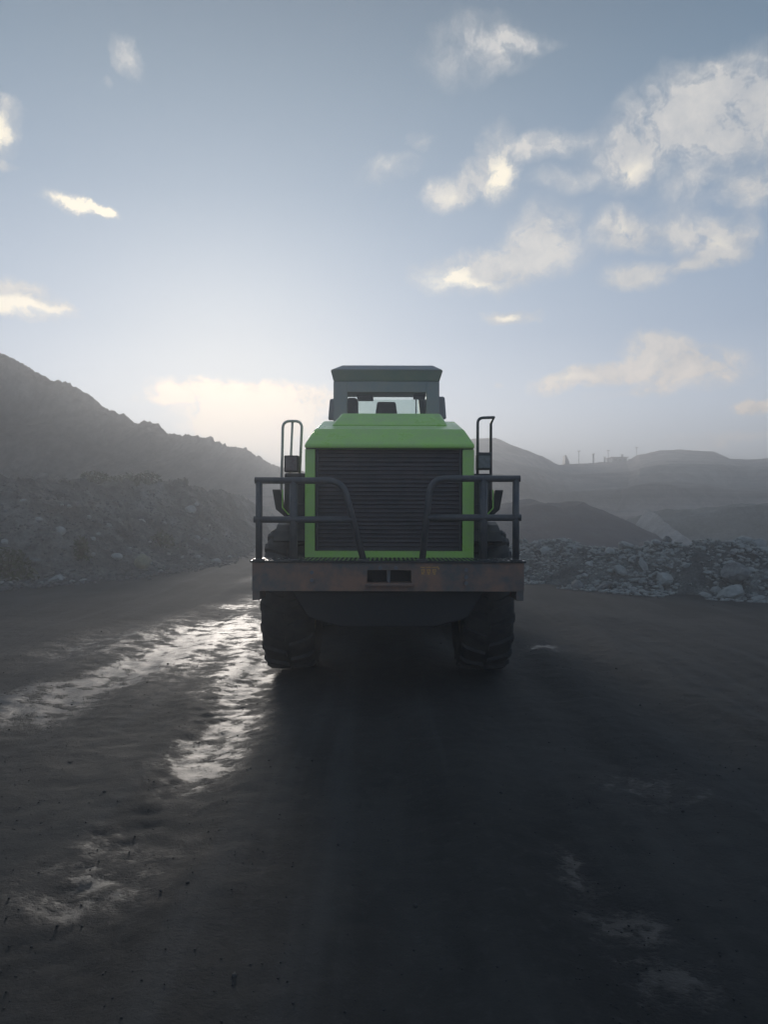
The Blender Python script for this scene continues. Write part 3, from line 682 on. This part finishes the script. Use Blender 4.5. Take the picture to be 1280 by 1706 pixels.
# counterweight
dz = zz(936, YB); bz = zz(987, YB); hw = 2.93/2
MB().prism([(VX-hw+.02,dz-.02),(VX+hw-.02,dz-.02),(VX+hw-.02,bz+.02),(VX+hw-.10,bz-.0),(VX+hw-.10,bz-.07),(VX-hw+.07,bz-.07),(VX-hw+.07,bz),(VX-hw+.02,bz+.02)][::-1], YB+.002, YB+.50)
cwb = MB()
hx0, hx1 = pb(612,YB), pb(686,YB); hz1, hz0 = zz(952,YB), zz(973,YB)
Lx, Rx, Tz, Bz = VX-hw+.02, VX+hw-.02, dz-.025, bz
cwb.box(Lx,hx0,YB,YB+.40,Bz,Tz).box(hx1,Rx,YB,YB+.40,Bz,Tz).box(hx0,hx1,YB,YB+.40,hz1,Tz).box(hx0,hx1,YB,YB+.40,Bz,hz0)
cw = cwb.build('counterweight', M['rust'], rt)
MB().box(hx0,hx1,YB+.16,YB+.39,hz0+.001,hz1-.001).build('hitch_recess', M['dark'], rt)
MB().tube([(pb(648,YB),YB+.07,hz0-.02),(pb(648,YB),YB+.07,hz1+.01)], .022, 10).build('hitch_pin', M['bolt'], rt)
MB().box(hx0-.02,hx1+.02,YB-.05,YB-.002,hz0-.035,hz0-.01).build('hitch_lip', M['rust'], rt, bevel=.004)
for px, py in ((520,956),(520,969),(777,951),(777,963),(777,973),(634,948),(660,948)):
    q = at(px, py, YB); MB().tube([(q.x,YB-.028,q.z),(q.x,YB+.01,q.z)], .022, 6).build('bolt', M['bolt'], rt)
# side cheeks below the deck
for s in (-1, 1):
    MB().box(VX+s*hw-(.10 if s>0 else -.02), VX+s*hw-(.02 if s>0 else -.10), YB+.01, YB+.42, bz-.10, bz-.002).build('side_plate', M['rust'], rt, bevel=.006)
MB().prism([(VX-1.05,bz-.003),(VX+1.05,bz-.003),(VX+.86,bz-.30),(VX+.5,bz-.40),(VX-.5,bz-.40),(VX-.86,bz-.30)], YB+.10, YB+.95).build('lower_counterweight', M['dark'], rt, bevel=.02)
# deck plate with a tread of raised bars
MB().box(VX-hw,VX+hw,YB-.02,YH-.02,dz-.023,dz).build('deck_plate', M['deck'], rt, bevel=.004)
dl = MB()
for i in range(60):
    for j in range(9):
        x = VX-hw+.05+i*.048; y = YB+.03+j*.055
        a = R(45 if (i+j)%2 else -45); c_, s_ = math.cos(a)*.016, math.sin(a)*.016
        dl.add([(x-c_-s_*.3,y-s_+c_*.3,dz+.001),(x+c_-s_*.3,y+s_+c_*.3,dz+.001),(x+c_+s_*.3,y+s_-c_*.3,dz+.001),(x-c_+s_*.3,y-s_-c_*.3,dz+.001),(x,y,dz+.006)], [(0,1,4),(1,2,4),(2,3,4),(3,0,4)])
o = dl.build('deck_tread', M['deck'], rt); o['kind'] = 'stuff'
# mud clods on the deck
cl = MB()
for _ in range(70):
    x = rr_.choice([rr_.uniform(VX-hw+.05,VX-.95), rr_.uniform(VX+.95,VX+hw-.05)]); y = rr_.uniform(YB+.05,YH-.1); s = rr_.uniform(.008,.03)
    a0 = rr_.uniform(0,6); cl.add([(x+s*math.cos(a0+k*1.26),y+s*math.sin(a0+k*1.26),dz+.001) for k in range(5)]+[(x,y,dz+s*.7)], [(0,1,5),(1,2,5),(2,3,5),(3,4,5),(4,0,5)])
o = cl.build('mud_clods', M['black'], rt); o['kind'] = 'stuff'
# worn lettering on the counterweight
mk = MB()
def stroke(x0, z0, x1, z1, w=.012):
    q0, q1 = at(x0, z0, YB), at(x1, z1, YB); d = (q1-q0); d.y = 0; d.normalize(); n = Vector((-d.z, 0, d.x))*w*.5
    mk.add([(q0.x-n.x,YB-.003,q0.z-n.z),(q1.x-n.x,YB-.003,q1.z-n.z),(q1.x+n.x,YB-.003,q1.z+n.z),(q0.x+n.x,YB-.003,q0.z+n.z)], [(0,1,2,3)])
for sx in (701, 710.5, 720):
    stroke(sx, 947, sx+8, 947); stroke(sx+1, 951, sx+7, 951); stroke(sx+2, 951, sx+3.5, 959); stroke(sx+6.5, 951, sx+5, 959)
stroke(729,945.5,732,950,.016)
mk.build('worn_lettering', M['mark'], rt)
# hood ---------------------------------------------------------------------
xl, xr = pb(508,YH), pb(790,YH); zb = zz(931,YH); zt = zz(744,YH)
gx0, gx1 = pb(524.5,YH), pb(771,YH); gt, gb = zz(750,YH), zz(920,YH)
fr = MB()
fr.box(xl,gx0,YH,YH+.10,zb,zt-.045).box(gx1,xr,YH,YH+.10,zb,zt-.045).box(gx0,gx1,YH,YH+.10,zb,gb).box(gx0,gx1,YH,YH+.10,gt,zt-.045)
fr.build('grille_frame', M['green'], rt, bevel=0)
# rounded hood shell: cross-sections going forward
def section(y, xa, xb, z0, z1, ch, n=6):
    pts_ = [(xa, y, z0)]
    for i in range(n+1):
        a = math.pi*.5*i/n; pts_.append((xa+ch*.82*(1-math.cos(a)), y, z1-ch*(1-math.sin(a))))
    for i in range(n+1):
        a = math.pi*.5*i/n; pts_.append((xb-ch*.82*(1-math.sin(a)), y, z1-ch*(1-math.cos(a))))
    pts_.append((xb, y, z0)); return pts_
def skin(secs, cap0=True, cap1=True):
    m = MB(); n = len(secs[0]); v = [p for s_ in secs for p in s_]; f = []
    for i in range(len(secs)-1):
        for j in range(n): f.append((i*n+j, i*n+(j+1)%n, (i+1)*n+(j+1)%n, (i+1)*n+j))
    if cap0: f.append(tuple(range(n)))
    if cap1: f.append(tuple((len(secs)-1)*n+j for j in range(n-1,-1,-1)))
    return m.add(v, f)
zs2 = zz(716, YH+.45)
secs = [section(YH+.101, xl, xr, zb, zt-.05, .03)]
hood = skin([section(YH+.102, xl+.004, xr-.004, zb, zt-.03, .05), section(YH+.5, xl+.02, xr-.02, zb, zt+.0, .10), section(YH+2.0, xl+.03, xr-.03, zb, zt+.02, .12)])
hood.build('hood_side', M['green_dusty'], rt)
# sloping visor across the top of the rear face
v0 = [(xl-.005, YH-.02, zt-.035), (xr+.005, YH-.02, zt-.035), (xr+.005, YH-.02, zt+.01), (xl-.005, YH-.02, zt+.01)]
y1 = YH+.26
v1x0, v1x1 = pb(524, y1), pb(773, y1); v1z = zz(717, y1)
y2 = YH+.85; w0, w1, w2 = pb(538, y2), pb(758, y2), zz(704, y2)
top = MB().add([(xl-.005,YH-.015,zt-.035),(xr+.005,YH-.015,zt-.035),(xr+.005,YH-.015,zt+.008),(xl-.005,YH-.015,zt+.008),
     (v1x0,y1,v1z),(v1x1,y1,v1z),(xr,YH+1.9,zt-.035),(xl,YH+1.9,zt-.035),(xr,YH+1.9,zt+.06),(xl,YH+1.9,zt+.06),(w1,y2,w2),(w0,y2,w2),(w1,YH+1.9,w2),(w0,YH+1.9,w2)],
    [(0,1,2,3),(3,2,5,4),(4,5,10,11),(11,10,12,13),(2,8,12,10,5),(3,4,11,13,9),(1,6,8,2),(0,3,9,7),(0,7,6,1),(6,7,9,13,12,8)])
top.build('hood_top', M['green'], rt, bevel=.04, seg=4)
# raised engine cover
ry0, ry1 = YH+.50, YH+1.85
c0x0, c0x1, cz0 = pb(551, ry0), pb(747, ry0), zz(711, ry0)
t0 = ry0+.28; c1x0, c1x1, cz1 = pb(569, t0), pb(734, t0), zz(691, t0)
MB().add([(c0x0,ry0,cz0),(c0x1,ry0,cz0),(c1x1,t0,cz1),(c1x0,t0,cz1),(c0x0,ry1,cz0),(c0x1,ry1,cz0),(c1x1,ry1,cz1),(c1x0,ry1,cz1)],
     [(0,1,2,3),(3,2,6,7),(1,5,6,2),(0,3,7,4),(4,7,6,5),(0,4,5,1)]).build('engine_cover', M['green'], rt, bevel=.03, seg=4)
MB().tube([(c0x1-.03,ry0+.3,v1z+.02),(c0x1-.03,ry0+.3,v1z+.12)], .022, 10).build('filler_cap', M['black'], rt)
# faint panel gap line and grab handles
MB().box(xl+.01,xr-.01,YH-.019,YH-.013,zt-.045,zt-.037).build('panel_gap', M['dark'], rt)
# grille
MB().box(gx0,gx1,YH+.085,YH+.10,gb,gt).build('grille_back', M['grille'], rt)
nS = 24; pitch = (gt-gb)/nS; sm = None
for i in range(nS):
    z0 = gb+pitch*(i+.12); m_ = MB().hexa([(gx0+.004,YH+.045,z0),(gx1-.004,YH+.045,z0),(gx1-.004,YH+.05,z0-.004),(gx0+.004,YH+.05,z0-.004)],
          [(gx0+.004,YH+.075,z0+pitch*.84),(gx1-.004,YH+.075,z0+pitch*.84),(gx1-.004,YH+.08,z0+pitch*.78),(gx0+.004,YH+.08,z0+pitch*.78)])
    org = Vector((VX, YH, z0))
    if sm is None: sm = m_.mesh('grille_slat', M['grille'], org)
    link('grille_slat', sm, rt, org)
for px in (524.5+4, 771-4):
    x = pb(px, YH); MB().box(x-.010,x+.010,YH+.012,YH+.024,gb,gt).build('grille_bar', M['grille'], rt)
MB().box(pb(575,YH),pb(583,YH),YH-.012,YH+.012,zz(838,YH),zz(826,YH)).build('grille_latch', M['black'], rt, bevel=.004)
# frame under the hood
MB().box(VX-.5,VX+.5,YB+.9,YF-.9,.62,zb+.02).build('rear_frame', M['black'], rt, bevel=.01)
MB().box(xl+.02,xr-.02,YH+.02,YH+2.0,dz-.30,zb-.002).build('engine_bay', M['black'], rt)
# rear guard rails -----------------------------------------------------------
yr = YB+.07
def A(px, py, D=yr): return at(px, py, D)
rr2 = .036
def rail(sgn, ox, px2, ix_top, ix_bot, ty, my):
    nm = empty_part('guard_rail')
    zt_ = A(0, ty).z; zm = A(0, my).z
    xo, xi, xbt, xp = A(ox,0).x, A(ix_top,0).x, A(ix_bot,0).x, A(px2,0).x
    p_out = Vector((xo-sgn*-0+0, yr, zt_)); 
    path = [Vector((xo+sgn*.045, yr, zt_))]+arc((xo,yr,zt_),(xi,yr,zt_),(xbt,yr,dz),.17,8)+[Vector((xbt,yr,dz))]
    MB().tube(path, rr2, 12).build('top_rail', M['rail'], nm, smooth=True)
    MB().tube([(xo,yr,zt_),(xo,yr,dz)], rr2, 12).build('outer_post', M['rail'], nm, smooth=True)
    MB().tube([(xp,yr+.01,zt_-.01),(xp,yr+.01,dz)], rr2*1.25, 12).build('inner_post', M['rail'], nm, smooth=True)
    f = (zt_-zm)/(zt_-dz); xe = xi+(xbt-xi)*f
    MB().tube([(xo+sgn*.055,yr,zm),(xe,yr,zm)], rr2*1.02, 12).build('mid_rail', M['rail'], nm, smooth=True)
    for x in (xo, xp, xbt):
        MB().box(x-.06,x+.06,yr-.06,yr+.06,dz+.001,dz+.013).build('foot_plate', M['rail'], nm, bevel=.003)
def empty_part(name, org=None):
    o = bpy.data.objects.new(name, None); C.objects.link(o); o.parent = rt
    og = Vector(org) if org is not None else ORG[rt.name].copy(); o.location = og-ORG[rt.name]; ORG[o.name] = og; return o
rail(-1, 431.5, 489, 571, 606, 803, 868)
rail(1, 860, 806, 718, 704, 799, 864)
# ladder hand hoops ------------------------------------------------------------
yl = 9.25
def hoop(nm, pts, r, mat):
    MB().tube(pts, r, 10).build(nm, mat, rt, smooth=True)
B_ = lambda px, py, D=yl: at(px, py, D)
hoop('hand_hoop', [B_(468,845)]+[B_(470,760)]+arc(B_(470,760),B_(471,704),B_(503,704),.09)+arc(B_(471,704),B_(503,704),B_(499,800),.09)+[B_(497,845)], .017, M['handle'])
MB().tube([B_(487,704,yl+.01),B_(481,845,yl+.1)], .015, 8).build('hoop_bar', M['handle'], rt, smooth=True)
yl2 = 9.2
hoop('hand_hoop', [B_(796,845,yl2)]+arc(B_(796,845,yl2),B_(796,698,yl2),B_(820,697,yl2),.07)+[B_(823,697,yl2),B_(818,707,yl2+.2),B_(818,845,yl2+.1)], .018, M['handle_dark'])
MB().tube([B_(796,757,yl2),B_(819,757,yl2+.1)], .014, 8).build('hoop_bar', M['handle_dark'], rt, smooth=True)
# tail lamps on their boxes
def lampbox(x0, x1, y0, y1, D, mat):
    a, b = at(x0,y1,D), at(x1,y0,D)
    bx_ = MB().box(a.x,b.x,D,D+.14,a.z,b.z).build('tail_lamp', M['black'], rt, bevel=.012)
    MB().box(a.x+.018,b.x-.018,D-.008,D+.004,a.z+.018,b.z-.018).build('lens', mat, bx_, bevel=.006)
lampbox(473,497,761,789,9.1,M['lamp']); lampbox(795,819,758,784,9.1,M['lampgrey'])
# side steps / fender behind the rails
for s in (-1, 1):
    cxs = VX
    X = lambda d: cxs+s*d
    def bxs(m, x0, x1, *r): return m.box(min(X(x0),X(x1)), max(X(x0),X(x1)), *r)
    bxs(MB(), 1.0, 1.26, 9.05, 9.3, 1.86, 2.42).build('lamp_pedestal', M['black'], rt, bevel=.02)
    bxs(MB(), .98, 1.10, 8.9, 9.2, 1.45, 2.05).build('side_cover', M['black'], rt, bevel=.02)
    # curved fender over the tyre
    fp = []
    for i in range(10):
        a = R(50+i*11); fp.append((YA-math.cos(a)*(RT+.16), .87+math.sin(a)*(RT+.10)))
    fo = [(y, z) for y, z in fp]; fi = [(y+(YA-y)*.025, z-.02) for y, z in fp][::-1]
    bx = MB().prismx(fo+fi, min(X(.96),X(1.34)), max(X(.96),X(1.34))); bx.build('fender', M['black'], rt)
    MB().add([(X(1.30),9.0,2.22),(X(1.40),9.0,2.22),(X(1.36),9.02,1.98),(X(1.24),9.02,1.88),(X(1.30),9.16,2.22),(X(1.40),9.16,2.22),(X(1.36),9.16,1.98),(X(1.24),9.16,1.88)],
             [(0,1,2,3),(7,6,5,4),(0,4,5,1),(1,5,6,2),(2,6,7,3),(3,7,4,0)]).build('fender_bracket', M['black'], rt, bevel=.008)
    MB().tube([(X(1.27),8.97,2.22),(X(1.27),8.97,2.0),(X(1.2),8.97,1.92),(X(1.0),8.97,1.90)], .009, 8).build('bracket_edge', M['green'], rt)
# wheels ---------------------------------------------------------------------
TWD = .62
def tyre_prof(w=TWD, r=RT-.035):
    h = w/2
    return [(-h*.62,r*.56),(-h*.86,r*.60),(-h*.98,r*.72),(-h,r*.82),(-h*.95,r*.93),(-h*.82,r*.985),(-h*.5,r),(0,r*1.003),(h*.5,r),(h*.82,r*.985),(h*.95,r*.93),(h,r*.82),(h*.98,r*.72),(h*.86,r*.60),(h*.62,r*.56)]
tyre_me = MB().lathe(tyre_prof(), 72).mesh('tyre', M['rubber'], smooth=True)
lug = MB(); h = TWD/2; r0 = RT-.045
def lugp(xs, wid, skew):
    a, b = [], []
    for x in xs:
        rr = r0 if abs(x) < h*.8 else r0*(.985-.06*(abs(x)-h*.8)/(h*.2)); t_ = RT if abs(x) < h*.8 else RT*(.985-.05*(abs(x)-h*.8)/(h*.2))
        off = skew*(abs(x)/h)**1.3
        a.append([(x, off-wid/2, rr), (x, off+wid/2, rr)]); b.append([(x, off-wid*.38, t_), (x, off+wid*.38, t_)])
    n = len(xs); v = []; f = []
    for i in range(n): v += [a[i][0], a[i][1], b[i][1], b[i][0]]
    for i in range(n-1):
        for j in range(4): f.append((i*4+j, i*4+(j+1)%4, i*4+4+(j+1)%4, i*4+4+j))
    f.append((0,1,2,3)); f.append(tuple(4*n-4+k for k in (3,2,1,0)))
    return v, f
lugR = MB().add(*lugp([.02,h*.45,h*.8,h*.96], .105, .13)).mesh('tread_lug', M['rubber'])
lugL = MB().add(*lugp([-.02,-h*.45,-h*.8,-h*.96], .105, .13)).mesh('tread_lug', M['rubber'])
rim_me = MB().lathe([(-.20,.50),(-.24,.485),(-.22,.44),(-.10,.40),(-.05,.22),(-.10,.20),(-.12,.001)], 40)
rim_me = rim_me.lathe([(.20,.50),(.24,.485),(.22,.44),(.12,.40),(.09,.22),(.15,.20),(.18,.001)], 40).mesh('rim', M['rim'], smooth=True)
for yw in (YA, YF):
    for s in (-1, 1):
        cx = VX+s*(1.475-TWD/2)
        wp = empty_part('wheel', (cx, yw, RT))
        for me, nm in ((tyre_me, 'tyre'), (rim_me, 'rim')):
            o = link(nm, me, wp, (cx, yw, RT))
            if nm == 'rim' and s < 0: o.rotation_euler = (0,0,math.pi)
        for k in range(20):
            for me, ph in ((lugR, 0), (lugL, .5)):
                o = link('tread_lug', me, wp, (cx, yw, RT)); o.rotation_euler = (2*math.pi*(k+ph)/20, 0, 0)
    ax = MB().tube([(VX-.95,yw,RT),(VX-.35,yw,RT),(VX-.3,yw,RT),(VX+.3,yw,RT),(VX+.35,yw,RT),(VX+.95,yw,RT)], .14, 14).build('axle', M['black'], rt, smooth=True)
    MB().lathe([(-.30,.16),(-.22,.27),(0,.31),(.22,.27),(.30,.16)], 24, (VX,yw,RT)).build('differential', M['black'], ax, smooth=True)
# cab -------------------------------------------------------------------------
YC = 10.75; YC2 = 12.25
cp = lambda px, py, D=YC: at(px, py, D)
def q(px, py, D): p = at(px, py, D); return (p.x, p.z)
zr = cp(0,610).z; ze = cp(0,618).z; zw = cp(0,637).z; zh = cp(0,655).z; zc = 1.85
xa, xb = cp(555,0).x, cp(732,0).x; ca_, cb_ = cp(551,0).x, cp(737,0).x; ta, tb = cp(570,0).x, cp(721,0).x
cabm = M['grey']
MB().hexa([(ca_,YC-.10,ze-.02),(cb_,YC-.10,ze-.02),(cb_,YC2+.2,ze-.02),(ca_,YC2+.2,ze-.02)], [(ta,YC+.02,zr),(tb,YC+.02,zr),(tb,YC2+.05,zr),(ta,YC2+.05,zr)]).build('cab_roof', cabm, rt, bevel=.02)
MB().hexa([(xa,YC,zw),(xb,YC,zw),(xb,YC2,zw),(xa,YC2,zw)], [(ca_,YC-.09,ze-.022),(cb_,YC-.09,ze-.022),(cb_,YC2+.1,ze-.022),(ca_,YC2+.1,ze-.022)]).build('cab_header', cabm, rt, bevel=.012)
wl, wrx = cp(578,0).x, cp(710,0).x
MB().box(wl,wrx,YC+.005,YC+.05,zh,zw-.002).build('rear_window_header', M['dark_grey'] if 'dark_grey' in M else cabm, rt)
def post(x0, x1, y0, y1, nm='cab_pillar'): return MB().box(x0,x1,y0,y1,zc,zw-.002).build(nm, cabm, rt, bevel=.012)
post(xa, wl, YC, YC+.16); post(wrx, xb, YC, YC+.16)
post(xa, xa+.08, YC2-.1, YC2); post(xb-.08, xb, YC2-.1, YC2)
post(xa, xa+.06, YC+.75, YC+.82); post(xb-.06, xb, YC+.75, YC+.82)
MB().box(xa+.002,xb-.002,YC+.01,YC2-.01,1.6,2.75).build('cab_base', cabm, rt, bevel=.02)
MB().box(wl,wrx,YC+.06,YC+.068,2.75,zh).build('rear_window', M['glass'], rt)
MB().box(xa+.08,xb-.08,YC2-.05,YC2-.042,2.75,zw-.05).build('windscreen', M['glass'], rt)
for x in (xa+.02, xb-.028): MB().box(x,x+.008,YC+.17,YC2-.11,2.75,zw-.02).build('side_window', M['glass'], rt)
MB().box(xa+.09,xb-.09,YC2-.12,YC2-.02,zz(653,YC2),zw-.003).build('windscreen_header', cabm, rt)
# seat, mirror, wheel in the cab
ys = YC+.55
def tz(px0, px1, px2, px3, y0, y1, D, dep, nm, mat, par=rt, bv=.03):
    a, b, c_, d_ = at(px0,y1,D), at(px1,y1,D), at(px2,y0,D), at(px3,y0,D)
    return MB().add([(a.x,D,a.z),(b.x,D,b.z),(c_.x,D,c_.z),(d_.x,D,d_.z),(a.x,D+dep,a.z),(b.x,D+dep,b.z),(c_.x,D+dep,c_.z),(d_.x,D+dep,d_.z)],
        [(0,1,2,3),(7,6,5,4),(1,5,6,2),(0,3,7,4),(3,2,6,7),(0,4,5,1)]).build(nm, mat, par, bevel=bv)
seat = tz(618,669,664,624,712,735,ys,.12,'seat',M['black'])
tz(623,664,659,628,671,708,ys,.12,'headrest',M['black'],seat)
tz(596,622,621,592,656,670,YC2-.2,.05,'inner_mirror',M['black'],rt,.015)
tz(576,596,596,576,664,705,YC+.3,.25,'cab_box',M['black'],rt,.05)
tz(688,708,708,689,656,667,YC2-.3,.05,'monitor',M['black'],rt,.01)
MB().tube([at(693,666,YC2-.1),at(693,705,YC2-.1)], .010, 6).build('wiper_arm', M['black'], rt)
tz(701,712,712,697,667,705,YC+.3,.2,'side_trim',M['black'],rt,.01)
# outside mirrors
for (x0,x1,x2,x3,y0,y1,bx) in ((546,570,570,549,666,702,1),(722,744,741,722,662,700,-1)):
    mm = tz(x0,x1,x2,x3,y0,y1,YC+.9,.07,'side_mirror',cabm,rt,.03)
    # arm back to the cab
    p = at((x0+x1)/2, y0+4, YC+.93); xt = xa if bx > 0 else xb
    MB().tube([(p.x,p.y,p.z),(xt+bx*.02,p.y,p.z+.12)], .013, 8).build('mirror_arm', M['black'], mm)
# front frame, arms and bucket (hidden from behind, built for the machine's sake)
MB().box(VX-.45,VX+.45,YF-.85,YF+.6,.6,1.75).build('front_frame', M['green_dusty'], rt, bevel=.03)
MB().tube([(VX,YF-1.3,.5),(VX,YF-1.3,1.5)], .12, 12).build('centre_hinge', M['black'], rt)
for s in (-1,1):
    MB().prismx([(YF-.2,1.5),(YF-.1,1.9),(YF+1.0,1.5),(YF+1.9,.55),(YF+1.75,.35),(YF+.8,1.1)], VX+s*.42-.06, VX+s*.42+.06).build('lift_arm', M['green_dusty'], rt, bevel=.01)
bkp = [(YF+1.9,.12),(YF+3.1,.06),(YF+3.1,.09),(YF+2.0,.2),(YF+1.85,.5),(YF+1.95,1.0),(YF+2.25,1.25),(YF+2.2,1.29),(YF+1.88,1.05),(YF+1.76,.5)]
bk = MB().prismx(bkp, VX-1.52, VX+1.52).build('bucket', M['black'], rt)
for s in (-1,1):
    MB().prismx([(YF+1.8,.14),(YF+3.0,.1),(YF+2.3,1.22),(YF+1.9,1.0)], VX+s*1.50-.02, VX+s*1.50+.02).build('bucket_side', M['black'], bk)

# ------------------------------------------------------------------ haze
hm_ = bpy.data.materials.new('dusty_air'); hm_.use_nodes = True; t = hm_.node_tree
for n in list(t.nodes): t.nodes.remove(n)
vo = t.nodes.new('ShaderNodeVolumePrincipled'); vo.inputs['Color'].default_value = (.95,.965,.99,1); vo.inputs['Density'].default_value = .0090; vo.inputs['Anisotropy'].default_value = .5  # dusty air, thickened to stand in for part of the lens glare
oo = t.nodes.new('ShaderNodeOutputMaterial'); t.links.new(vo.outputs[0], oo.inputs['Volume'])
hz = MB().box(-350,350,-130,345,-4,20.5).build('haze', hm_); tag(hz, 'thin dusty haze hanging over the pit', 'haze', kind='stuff')
